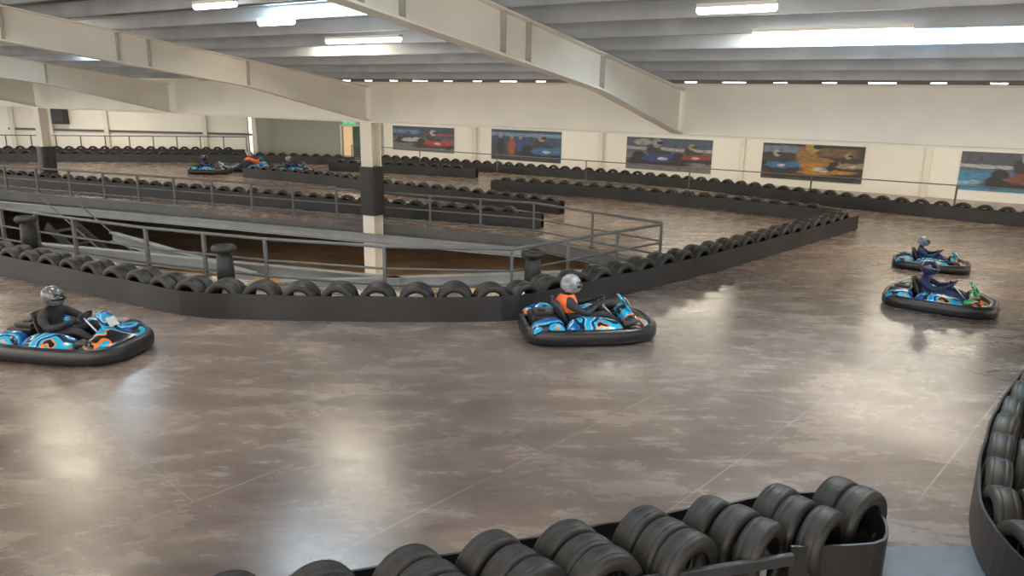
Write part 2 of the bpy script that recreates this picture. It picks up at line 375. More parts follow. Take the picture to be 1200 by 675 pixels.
g = Geo(); g.box((0,0,0), (1.0,.35,1.1)); g.box((0,-.2,-.05), (.75,.06,.85)); g.box((0,.2,.3), (.2,.3,.1))
o = g.make("wall_speaker", DARK, label="black speaker box mounted on white wall", category="speaker", bevel=.03); o.location = p

# ------------------------------------------------------------------ roof
def slab(name, pts, th, mat):
    n_ = len(pts); vs = [Vector(p) for p in pts]+[Vector(p)+Vector((0,0,th)) for p in pts]
    fs = [tuple(range(n_))[::-1], tuple(range(n_, 2*n_))]+[(i, (i+1) % n_, (i+1) % n_+n_, i+n_) for i in range(n_)]
    return mk(name, vs, fs, mat, kind="structure")
aL, aR = 62, -30
SH = .30
slab("ceiling", [pn(aR, VAL+.4, ZR+SH-.05), pn(aL, VAL+.4, ZR+SH-.05), pn(aL, -8, zroof(-8)+SH), pn(aR, -8, zroof(-8)+SH)], .06, ROOFM)
RN = (VAL+WALLN)/2; zr2 = ZR+SL*(RN-VAL)
slab("ceiling_far", [pn(aR, VAL+.6, ZR+SH+.1), pn(aL, VAL+.6, ZR+SH+.1), pn(aL, RN, zr2+SH), pn(aR, RN, zr2+SH)], .06, ROOFM)
slab("ceiling_end", [pn(aR, RN, zr2+SH), pn(aL, RN, zr2+SH), pn(aL, WALLN+.3, ZR+SH), pn(aR, WALLN+.3, ZR+SH)], .06, ROOFM)
n_ = VAL-1.45
while n_ > 0:
    g = Geo(); z = zroof(n_)+.13
    a0 = pn(aR, n_, z); a1 = pn(aL, n_, z)
    g.beam(a0, a1, .02, .24); g.beam(a0+Vector((0,0,-.12))+N*.035, a1+Vector((0,0,-.12))+N*.035, .09, .015); g.beam(a0+Vector((0,0,.12))-N*.035, a1+Vector((0,0,.12))-N*.035, .09, .015)
    g.make("roof_purlin", PURL, label="long grey galvanised steel purlin under the roof", category="beam", group="roof purlins")
    n_ -= 1.05
g = Geo()
zb, zt = 3.17, 4.36
g.beam(pn(aL, VAL, (zb+zt)/2), pn(aR, VAL, (zb+zt)/2), .05, zt-zb-.06)
g.beam(pn(aL, VAL, zb+.02), pn(aR, VAL, zb+.02), .34, .04); g.beam(pn(aL, VAL, zt-.02), pn(aR, VAL, zt-.02), .34, .04)
g.make("valley_beam", CREAM, label="deep cream painted steel beam spanning the hall", category="beam")
def rafter(i):
    a = A_a + i*SP
    s1 = 26
    g = Geo(); hw = .13
    def P(s, z, o): return pn(a+o, VAL-s, z)
    tf = .035
    def strip(pts_lo, pts_hi, w):
        rings = []
        for (s, zl), (s2, zh) in zip(pts_lo, pts_hi):
            rings.append([P(s, zl, -w), P(s, zl, w), P(s2, zh, w), P(s2, zh, -w)])
        g.loft(rings)
    ss = [.18, .7, 4.2, 4.6, 12, 19, s1]
    lo = []
    for s in ss:
        base = 3.56+SL*s
        if s < 4.4: base = 3.19+(3.56+SL*4.4-3.19)*(s/4.4)
        lo.append((s, base))
    hi = [(s, ZR+SL*s-.005) for s in ss]
    strip(lo, [(s, z+tf) for s, z in lo], hw)
    strip([(s, z-tf) for s, z in hi], hi, hw)
    strip([(s, z+tf) for s, z in lo], [(s, z-tf) for s, z in hi], .012)
    o = g.make("roof_rafter", CREAM, label="cream painted steel roof rafter with haunched end", category="beam", group="roof rafters")
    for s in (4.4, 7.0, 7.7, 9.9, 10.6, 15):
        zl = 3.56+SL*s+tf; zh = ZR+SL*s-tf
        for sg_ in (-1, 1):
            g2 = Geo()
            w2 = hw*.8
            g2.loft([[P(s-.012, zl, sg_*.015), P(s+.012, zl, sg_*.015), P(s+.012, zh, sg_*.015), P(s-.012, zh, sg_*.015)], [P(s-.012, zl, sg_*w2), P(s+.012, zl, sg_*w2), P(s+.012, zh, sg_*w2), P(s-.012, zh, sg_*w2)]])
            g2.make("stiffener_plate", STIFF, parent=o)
for i in (-2, -1, 0, 1, 2, 3, 4): rafter(i)
for i in (0, 2, 4):
    p = pn(A_a+i*SP, VAL)
    z0 = -3.3 if i == 0 else 0
    e = empty("steel_column", (p.x, p.y, z0), math.atan2(D.y, D.x), label="cream steel column with black padding at the base", category="column", group="hall columns")
    g = Geo(); H = 3.165-z0
    g.box((0,.19,H/2), (.46,.03,H)); g.box((0,-.19,H/2), (.46,.03,H)); g.box((0,0,H/2), (.03,.36,H)); g.box((0,0,.02), (.5,.5,.04)) 
    g.make("shaft", CREAM, parent=e)
    g = Geo(); zz = -z0+(.35 if i == 0 else 0)
    g.loft([[Vector((.31*math.copysign(abs(math.cos(t))**.5, math.cos(t)), .31*math.copysign(abs(math.sin(t))**.5, math.sin(t)), h)) for t in [2*math.pi*k_/20 for k_ in range(20)]] for h in (zz+.01, zz+.5, zz+.52, zz+1.0, zz+1.02, zz+1.5)])
    g.make("pad", PAD, parent=e)

# ------------------------------------------------------------------ lights
def roof_at(u, v, drop=.05):
    r = ray(u, v); t = (ZR-drop+SL*VAL-4)/(r.z+SL*r.dot(N)); return CAM+r*t
def batten(c, L_, mat, w=.14, grp="ceiling strip lights"):
    e = empty("ceiling_light", c, math.atan2(D.y, D.x), label="long white strip light hanging under the roof", category="light", group=grp)
    g = Geo(); g.box((0,0,.05*w/.12), (L_, w*.8, .05*w/.12)); g.make("housing", CREAM, parent=e)
    g = Geo(); g.tube([(-L_/2,0,0),(-L_/2+.02,0,0),(L_/2-.02,0,0),(L_/2,0,0)], [w*.3,w*.45,w*.45,w*.3], 8); g.make("tube", mat, parent=e)
for (u0, u1, v) in ((378,474,47),(80,126,50),(222,282,6),(300,348,26),(880,1070,38),(815,912,10)):
    a = roof_at(u0, v); b_ = roof_at(u1, v); c = (a+b_)/2
    batten(c, min((Vector((a.x,a.y,0))-Vector((b_.x,b_.y,0))).length, 5.0), LED, .12)
for j in range(24):
    c = pn(A_a+7-j*1.35, VAL+6, 4.53); batten(c, .38 if j % 3 else .7, LED, .035, "added glimpses of next bay skylights")  # short tubes added to stand for skylight glimpses above the beam
def skylight(a, n, L_=3.0, w=.85, near=True, mat=None):
    if near: z = zroof(n)+SH-.03; dz = -SL
    else:
        z = (ZR+SL*(n-VAL) if n < RN else ZR+SL*(WALLN-n))+SH-.03; dz = SL if n < RN else -SL
    g = Geo(); c = pn(a, n, z)
    e2 = (N+Vector((0,0,dz))).normalized()
    vs = [c+D*(x*L_/2)+e2*(y*w/2) for x, y in ((-1,-1),(1,-1),(1,1),(-1,1))]
    vs += [v+Vector((0,0,.02)) for v in vs]
    g.add(vs, [(0,3,2,1),(4,5,6,7),(0,1,5,4),(1,2,6,5),(2,3,7,6),(3,0,4,7)])
    g.make("skylight_panel", mat or FILLW, label="translucent bright daylight panel in the roof", category="skylight", group="roof skylights")
PR0 = VAL-1.45
for a_ in range(-2, 5):
    for j, i_ in enumerate((4, 7, 10, 14)):
        n_ = PR0-1.05*i_+.525
        aa = A_a + a_*SP + SP*((.62,.36,.66,.45)[j])
        skylight(aa, n_, (2.0,2.6,2.0,2.6)[j], .85, True, SKYB if (a_+j) % 4 == 0 or (a_ > 1 and j > 1) else FILLW)  # panel grid added to brighten the hall and its floor reflections
for (u, v, L_) in ((1000,26,2.6),(1150,12,2.6)):
    c = roof_at(u, v, -.25); n_ = c.dot(N); i_ = round((PR0+.525-n_)/1.05); skylight(c.dot(D), PR0+.525-1.05*i_, L_, .9, True, SKYB)
for a_ in range(-3, 2):  # unseen far-bay panels added to light the poster wall
    skylight(A_a+a_*SP+SP*.5, VAL+5, 4, 1.0, False)
    skylight(A_a+a_*SP+SP*.5, WALLN-5, 4, 1.0, False)
skylight(A_a+2*SP+SP*.5, VAL+5, 4, 1.0, False); skylight(A_a+3.3*SP, VAL+7, 4, 1.0, False)
def area(loc, e, sx, sy, col=(1,.93,.82), rot=(0,0,0)):
    l = bpy.data.lights.new("pit_fill", 'AREA'); l.shape = 'RECTANGLE'; l.size = sx; l.size_y = sy; l.energy = e; l.color = col
    o = bpy.data.objects.new("pit_fill", l); COL.objects.link(o); o.location = loc; o.rotation_euler = rot; return o
area((-3.5, 17.5, -.6), 200, 4, 1.2, (1,.78,.5)); area((-10, 26, -.6), 260, 5, 2, (1,.8,.52)); area((0, 26, -.6), 260, 5, 2, (1,.8,.52))  # unseen warm fill lights added to brighten the lower level
w = bpy.data.worlds.new("world"); sc.world = w; w.use_nodes = True
bg = w.node_tree.nodes["Background"]; bg.inputs[0].default_value = (1,.935,.85,1); bg.inputs[1].default_value = 3.0

# ------------------------------------------------------------------ tyres + belts
g = Geo()
prof = [(-.075,.185),(-.095,.195),(-.108,.235),(-.106,.265),(-.096,.290),(-.074,.304),(-.05,.309),(-.044,.306),(-.038,.309),(0,.312),(.038,.309),(.044,.306),(.05,.309),(.074,.304),(.096,.290),(.106,.265),(.108,.235),(.095,.195),(.075,.185),(.08,.23),(.07,.28),(-.07,.28),(-.08,.23)]
g.revolve(prof, 36)
me_t = bpy.data.meshes.new("car_tyre"); me_t.from_pydata([tuple(v) for v in g.v], [], g.f)
bm = bmesh.new(); bm.from_mesh(me_t); bmesh.ops.recalc_face_normals(bm, faces=bm.faces); bm.to_mesh(me_t); bm.free()
me_t.materials.append(RUB)
for p in me_t.polygons: p.use_smooth = True
TY = []
def put_tyre(p, ax, grp, sc_=1.0):
    yaw = math.atan2(ax.y, ax.x)+random.uniform(-.06, .06)
    sc_ *= random.uniform(.97, 1.02)
    TY.append((Vector((p.x, p.y, p.z+.313*sc_)), (random.uniform(0, 6.28), 0, yaw), grp, sc_))
def resample(pts, step):
    P = [Vector(p) for p in pts]; P = [P[0]*2-P[1]]+P+[P[-1]*2-P[-2]]
    out = []
    for i in range(1, len(P)-2):
        for k_ in range(16):
            t = k_/16; a, b, c, d = P[i-1:i+3]
            out.append(.5*((2*b)+(c-a)*t+(2*a-5*b+4*c-d)*t*t+(3*b-a-3*c+d)*t**3))
    out.append(P[-2])
    res = [out[0]]; acc = 0
    for a, b in zip(out[:-1], out[1:]):
        seg = (b-a).length
        while acc+seg >= step:
            t = (step-acc)/seg; a = a.lerp(b, t); res.append(a.copy()); seg = (b-a).length; acc = 0
        acc += seg
    return res
def tang(P, i):
    t = P[min(i+1, len(P)-1)]-P[max(i-1, 0)]; t.z = 0; return t.normalized()
def belt(P, h, off=0, z0=.004, th=.025, lab="long black rubber belt edging a tyre barrier"):
    rings = []
    for i, p in enumerate(P):
        t = tang(P, i); n = Vector((-t.y, t.x, 0)); a = p+n*off
        wv = .006*math.sin(i*.9)
        rings.append([Vector((a.x,a.y,p.z+z0)), Vector((a.x+n.x*th,a.y+n.y*th,p.z+z0)), Vector((a.x+n.x*(th+wv),a.y+n.y*(th+wv),p.z+h+wv)), Vector((a.x+n.x*wv,a.y+n.y*wv,p.z+h+wv))])
    g = Geo(); g.loft(rings)
    return g.make("barrier_belt", BELT, label=lab, category="barrier", group="barrier belts")
def barrier(pts, rows=1, h=.45, grp="tyres in track barrier", back=True, z=0, step=.67, s_=1.0):
    W = [gp(u, v, z) for u, v in pts]
    P = resample(W, .35); belt(P, h)
    T = resample(W, step)
    for i, p in enumerate(T[:-1]):
        if i == 0: continue
        t = tang(T, i); n = Vector((-t.y, t.x, 0))
        for r_ in range(rows): put_tyre(p+n*(.16+.235*r_), n, grp, s_)
    if back: belt(P, h, off=.29+.225*(rows-1)+.03)
    return T
MB = [(-90,303),(0,323),(110,347),(195,366),(228,371),(262,374),(360,376),(470,377.5),(575,377),(615,374),(650,366),(760,339),(830,321),(900,301),(960,283),(1005,269)]
barrier(MB, 2, h=.47, grp="tyres along the central barrier", back=False, step=.71, s_=1.07)
barrier([(575,223),(700,232),(820,244),(920,255),(985,263)], 1, grp="tyres along the inner straight barrier")
barrier([(285,208),(380,217),(455,228),(560,240),(665,253)], 1, grp="tyres along the short inner barrier")
W4 = [farp[4].lerp(farp[1], t) for t in (0,.2,.4,.6,.8,1.0)]
dd = (farp[1]-farp[4]).normalized(); n4 = Vector((-dd.y, dd.x, 0))
def barrier_w(W, rows, grp, back=True):
    P = resample(W, .35); belt(P, .45); T = resample(W, .67)
    for i, p in enumerate(T[1:-1]):
        for r_ in range(rows): put_tyre(p+n4*(.16+.225*r_), n4, grp)
    if back: belt(P, .45, off=.32+.225*(rows-1))
barrier_w([p+n4*1.15 for p in W4], 1, "tyres along the walkway barrier")
barrier([(440,193),(600,204),(780,219),(1000,245),(1200,266),(1300,278)], 1, grp="tyres along the poster wall barrier")
barrier([(-30,189),(150,190),(300,191),(420,194)], 1, grp="tyres along the far barrier")
barrier([(-20,183),(140,183),(290,184)], 1, grp="tyres along the far wall barrier")
barrier([(385,200),(460,203),(560,209)], 1, grp="tyres along the far island barrier")
for off, a0_, a1_ in ((-1.6, .05, .98), (-4.2, .25, .95)):
    q0 = farp[4].lerp(farp[1], a0_)+n4*off; q1 = farp[4].lerp(farp[1], a1_)+n4*off
    q0.z = q1.z = -3.3
    barrier_w([q0, q0.lerp(q1,.33), q0.lerp(q1,.66), q1], 1, "tyres on the lower level", back=False)

# foreground barrier
fb = [gp(u, v, .45) for u, v in ((30,712),(380,670),(510,650),(640,626),(770,602),(890,581))]
for p in fb: p.z = 0
end = [gp(u, v, .45) for u, v in ((960,574),(1010,583),(1036,605),(1035,628),(1010,634),(915,637))]
for p in end: p.z = 0
P = resample(fb+end, .12)
belt(P, .43, lab="black rubber belt wrapped around the end of a tyre barrier")
t0 = (fb[-1]-fb[0]).normalized(); nr = Vector((t0.y, -t0.x, 0))
ax = (nr*.92+t0*.36).normalized()
ld = (fb[5]-fb[1]).normalized()
lineP = [end[0]+(end[1]-end[0])*.05 - t0*(.665*i) for i in range(13)]
for i, p in enumerate(lineP):
    s_ = (p-fb[1]).dot(ld)
    q0 = fb[1]+ld*s_
    if s_ < 0:
        l0 = (fb[1]-fb[0]).normalized(); q0 = fb[1]+l0*s_
    q = q0+nr*(.10 if i else .15)
    a_x = Euler((0,0,random.uniform(-.10,.10))).to_matrix() @ ax
    for r_ in range(3 if i else 2):
        put_tyre(q+a_x*(.12+.228*r_)+t0*random.uniform(-.03,.03), a_x, "tyres in the near barrier", 1.05)
a = gp(745, 672, .40); b_ = gp(918, 645, .40)
dirr = (b_-a).normalized(); a0 = a-dirr*3.2
off_ = nr*.12
g = Geo(); g.beam(a0+off_, b_+off_, .05, .10)
hr = g.make("barrier_rail", pbr("dark_steel", (.04,.042,.045), .5, metal=.3, var=.2), label="dark steel box rail along the near tyre barrier", category="rail", bevel=.008)
for k_ in range(4):
    p = a0.lerp(b_, .1+.28*k_)+off_
    g = Geo(); g.beam(Vector((p.x,p.y,.0)), Vector((p.x+1e-4,p.y,.36)), .05, .05, upv=Vector((0,1,0))); g.make("post", STEELG, parent=hr)
# right barrier
rb = [gp(u, v, .46) for u, v in ((1290,380),(1215,420),(1172,470),(1150,525),(1146,575),(1165,622),(1215,668),(1300,710))]
for p in rb: p.z = 0
P = resample(rb, .15); belt(P, .47, lab="curved black rubber belt around a track corner barrier")
T = resample(rb, .68)
for i, p in enumerate(T):
    t = tang(T, i); n = Vector((-t.y, t.x, 0))
    put_tyre(p+n*.17, n, "tyres in the curved corner barrier", 1.04)
    if i % 2 == 0: put_tyre(p+n*.42, n, "tyres in the curved corner barrier", 1.04)
a = gp(1036,643); b_ = gp(1158,643); c = gp(1170,690); d = gp(1030,690)
slab("floor_step", [v+Vector((0,0,.002)) for v in (a, b_, c, d)], .02, pbr("blue_grey_paint", (.12,.14,.17), .4, var=.15))

TY.sort(key=lambda q: (q[0]-CAM).length)
for i, (loc, rot, grp, s_) in enumerate(TY[:298]):
    o = bpy.data.objects.new("car_tyre", me_t); COL.objects.link(o); o.location = loc; o.rotation_euler = rot; o.scale = (s_,)*3
    tag(o, label="worn black car tyre standing upright in a barrier", category="tyre", group=grp)
rest = TY[298:]
if rest:
    g = Geo(); gl = Geo(); gl.revolve([(-.08,.19),(-.106,.24),(-.09,.295),(0,.312),(.09,.295),(.106,.24),(.08,.19),(.07,.28),(-.07,.28)], 18)
    for loc, rot, grp, s_ in rest:
        M_ = Matrix.Translation(loc) @ Euler(rot).to_matrix().to_4x4()
        g.add([M_ @ v for v in gl.v], gl.f)
    g.make("distant_tyres", RUB, smooth=True, kind="stuff", label="distant rows of black car tyres lining barriers", category="tyre")
print("TYRES", len(TY))

# ------------------------------------------------------------------ railings
def railing(pts, lab, ztop=.97, step=1.9):
    e = empty("handrail", pts[0], 0, label=lab, category="railing")
    o0 = pts[0]
    L = [p-o0 for p in pts]
    for nm, f, r_ in (("top_rail", 1, .036), ("mid_rail", .52, .026), ("low_rail", .16, .03)):
        g = Geo(); g.tube([p+Vector((0,0,ztop*f)) for p in L], r_, 8); g.make(nm, STEELG, parent=e, smooth=True)
    for a, b in zip(L[:-1], L[1:]):
        seg = (b-a).length; k_ = max(1, round(seg/step))
        for j in range(k_):
            p = a.lerp(b, j/k_); g = Geo(); g.beam(p+Vector((0,0,.002)), p+Vector((1e-4,0,ztop)), .06, .10, upv=Vector((0,1,0)))
            g.box(p+Vector((0,0,.012)), (.16,.16,.02)); g.make("post", STEELG, parent=e)
railing(nearp, "grey steel handrail around the near side of the floor opening")
railing([farp[0]+Vector((.05,.2,0))]+farp[1:], "grey steel handrail along the walkway edge of the opening")
for a, b in ((farp[0], farp[1]), (farp[1], farp[4])):
    a2 = a+(ca-a).normalized()*.2; b2 = b+(ca-b).normalized()*.2
    g = Geo(); g.ibeam(a2+Vector((0,0,-.2)), b2+Vector((0,0,-.2)), .16, .36); g.make("edge_beam", STEELG, label="grey painted steel edge beam around the floor opening", category="beam", group="edge beams")
BEAMG = pbr("beam_grey_paint", (.26,.28,.29), .6, var=.12, scale=2)
def cross(p, q, h=.3):
    g = Geo(); g.ibeam(p, q, .2, h); g.make("cross_beam", BEAMG, label="grey steel beam crossing the floor opening", category="beam", group="cross beams")
cn = farp[0]+Vector((-.5,0,-.32))
cross(Vector((nearp[4].x, nearp[4].y+.9, -.32)), cn, .30)
cross(Vector((nearp[1].x, nearp[1].y+1.2, -.32)), Vector((nearp[5].x, nearp[5].y+2.0, -.32)), .30)
cross(Vector((nearp[2].x-1.5, nearp[2].y+4.4, -.32)), Vector((nearp[3].x+2.2, nearp[3].y+.6, -.32)), .28)
q = farp[4].lerp(farp[1], .02)+n4*-1.3; q2 = farp[1]+n4*-.9; q.z = q2.z = -.34
cross(q, q2, .26)
e = empty("metal_staircase", gp(70,262,-.45), -.35, label="grey steel staircase leading down through the opening", category="staircase")
DST = pbr("dark_grey_steel", (.035,.036,.038), .7, var=.2)
for yy in (-.5,.5):
    g = Geo(); g.beam(Vector((0,yy,0)), Vector((4.2,yy,-2.8)), .06, .26); g.make("stringer", DST, parent=e)
    g = Geo(); g.tube([(0,yy,.9),(4.2,yy,-1.9)], .025, 8); g.make("stair_rail", STEELG, parent=e)
for k_ in range(13):
    g = Geo(); g.box((.2+.31*k_, 0, -.2-.205*k_), (.28,.94,.04)); g.make("tread", DST, parent=e)
for (u, v) in ((30,254),(262,288),(625,294)):
    p = gp(u, v, .9); p.z = 0
    e = empty("padded_post", p, 0, label="short post wrapped in black foam topped by a small tyre", category="post", group="padded posts")
    g = Geo(); g.revolve([(0.003,.0),(0.003,.17),(.3,.18),(.7,.16),(.78,.06),(.79,0)], 16, 'Z', closed=False); g.make("pad", PAD, parent=e, smooth=True)
    g = Geo(); g.revolve([(.79,.12),(.77,.2),(.80,.25),(.86,.26),(.91,.22),(.91,.12)], 20, 'Z'); g.make("cap_tyre", RUB, parent=e, smooth=True)
e0 = pn(ta-2, 32.6); e1 = pn(-46, 32.6)
o = empty("guard_rail", e0, 0, label="thin grey pipe rail behind the far tyre barrier", category="railing")
g = Geo(); g.tube([Vector((0,0,1.05)), e1-e0+Vector((0,0,1.05))], .024, 8); g.make("top_rail", STEELG, parent=o)
for k_ in range(16):
    p = (e1-e0)*(k_/15); g = Geo(); g.beam(p+Vector((0,0,.003)), p+Vector((1e-4,0,1.05)), .05, .05, upv=Vector((0,1,0))); g.make("post", STEELG, parent=o)
e0 = gp(-20,181.5); e1 = gp(290,182.5)
o = empty("guard_rail", e0, 0, label="thin grey pipe rail before the white wall", category="railing")
g = Geo(); g.tube([Vector((0,0,1.2)), e1-e0+Vector((0,0,1.2))], .03, 8); g.make("top_rail", STEELG, parent=o)
for k_ in range(12):
    p = (e1-e0)*(k_/11); g = Geo(); g.beam(p+Vector((0,0,.003)), p+Vector((1e-4,0,1.2)), .05, .05, upv=Vector((0,1,0))); g.make("post", STEELG, parent=o)

# ------------------------------------------------------------------ people
def skin_mesh(V, E, R, root=0):
    me = bpy.data.meshes.new("tmp"); me.from_pydata([tuple(p) for p in V], E, [])
    o = bpy.data.objects.new("tmp", me); COL.objects.link(o)
    o.modifiers.new("skin", 'SKIN')
    sk = me.skin_vertices[0].data
    for i, r in enumerate(R): sk[i].radius = r; sk[i].use_root = (i == root)
    sb = o.modifiers.new("sub", 'SUBSURF'); sb.levels = 2; sb.render_levels = 2
    bpy.context.view_layer.update()
    dg = bpy.context.evaluated_depsgraph_get()
    m2 = bpy.data.meshes.new_from_object(o.evaluated_get(dg))
    bpy.data.objects.remove(o)
    for p in m2.polygons: p.use_smooth = True
    return m2
def build_driver_mesh():
    V = []; E = []; R = []
    def v(p, r, par=None):
        V.append(Vector(p)); R.append(r if isinstance(r, tuple) else (r, r))
        if par is not None: E.append((par, len(V)-1))
        return len(V)-1
    pel = v((-.26,0,.20), (.15,.12))
    ab = v((-.31,0,.33), (.15,.12), pel)
    ch = v((-.33,0,.46), (.175,.13), ab)
    up_ = v((-.33,0,.55), (.13,.11), ch)
    nk = v((-.315,0,.64), .06, up_)
    hd = v((-.29,0,.73), (.085,.09), nk)
    v((-.27,0,.82), (.07,.08), hd)
    for s in (-1, 1):
        sh = v((-.32,s*.18,.55), .08, up_)
        u1 = v((-.25,s*.27,.48), .066, sh)
        el = v((-.10,s*.32,.40), .052, u1)
        fa = v((.01,s*.25,.43), .044, el)
        wr = v((.085,s*.185,.475), (.028,.026), fa)
        pm = v((.135,s*.165,.50), (.036,.022), wr)
        for kf, (dx, dz, L_) in enumerate(((.035,.03,.034),(.04,.012,.038),(.04,-.008,.036),(.034,-.026,.028))):
            b0 = v((.135+dx*.9, s*(.168), .50+dz), .0105, pm)
            b1 = v((.135+dx+L_*.45, s*(.150), .50+dz+.004), .0095, b0)
            v((.135+dx+L_*.2, s*(.126), .50+dz), .0085, b1)
        t1 = v((.115, s*.145, .535), .011, pm)
        v((.135, s*.122, .55), .0095, t1)
        hp = v((-.2,s*.10,.19), .095, pel)
        mt_ = v((.0,s*.15,.28), .078, hp)
        kn = v((.2,s*.19,.37), .06, mt_)
        cf = v((.38,s*.17,.26), .053, kn)
        an = v((.58,s*.14,.14), .036, cf)
        hl_ = v((.62,s*.14,.115), .038, an)
        v((.70,s*.15,.22), (.042,.028), hl_)
    return skin_mesh(V, E, R)
DRV = build_driver_mesh()

VIS = pbr("dark_visor", (.01,.01,.015), .08, coat=1)
def driver(loc, yaw, suit, helm, vest=None, lab="person", s_=1.0):
    e = bpy.data.objects.new("person", DRV.copy()); COL.objects.link(e)
    e.location = loc; e.rotation_euler = (0,0,yaw); e.scale = (s_,)*3; e.data.materials.clear(); e.data.materials.append(suit)
    tag(e, label=lab, category="person")
    HZ = .785; HX = -.275
    g = Geo(); rings = []
    for k_ in range(11):
        ph = -1.15+k_*(1.15+math.pi/2-.02)/10
        r = []
        for j in range(24):
            th = 2*math.pi*j/24
            rx = .16; ry = .135; rz = .152
            x = rx*math.cos(ph)*math.cos(th); y = ry*math.cos(ph)*math.sin(th); z = rz*math.sin(ph)
            if z < 0 and x > 0: x *= 1.12
            if z < -.06: x += .015
            r.append(Vector((HX+x, y, HZ+z)))
        rings.append(r)
    g.loft(rings)
    h = g.make("helmet", helm, parent=e, smooth=True)
    g = Geo(); rings = []
    for k_ in range(6):
        ph = -.28+k_*.13; r_ = []
        for j in range(13):
            th = -1.15+j*2.3/12
            x = .165*math.cos(ph)*math.cos(th); y = .141*math.cos(ph)*math.sin(th); z = .152*math.sin(ph)
            if z < 0 and x > 0: x *= 1.12
            r_.append(Vector((HX+.004+x, y, HZ+z)))
        rings.append(r_)
    vs = [q for r in rings for q in r]; fs = [(i*13+j, i*13+j+1, (i+1)*13+j+1, (i+1)*13+j) for i in range(5) for j in range(12)]
    g.add(vs, fs); g.make("visor", VIS, parent=h, smooth=True)
    if vest is not None:
        g = Geo(); rings = []
        for z, cx, rx, ry in ((.38,-.315,.175,.195),(.42,-.32,.175,.20),(.48,-.33,.175,.21),(.54,-.33,.16,.21),(.60,-.325,.13,.175),(.64,-.32,.09,.11)):
            rings.append([Vector((cx+rx*math.cos(2*math.pi*j/20), ry*math.sin(2*math.pi*j/20), z)) for j in range(20)])
        g.loft(rings, cap=False); g.make("vest", vest, parent=e, smooth=True, sub=1)
    return e

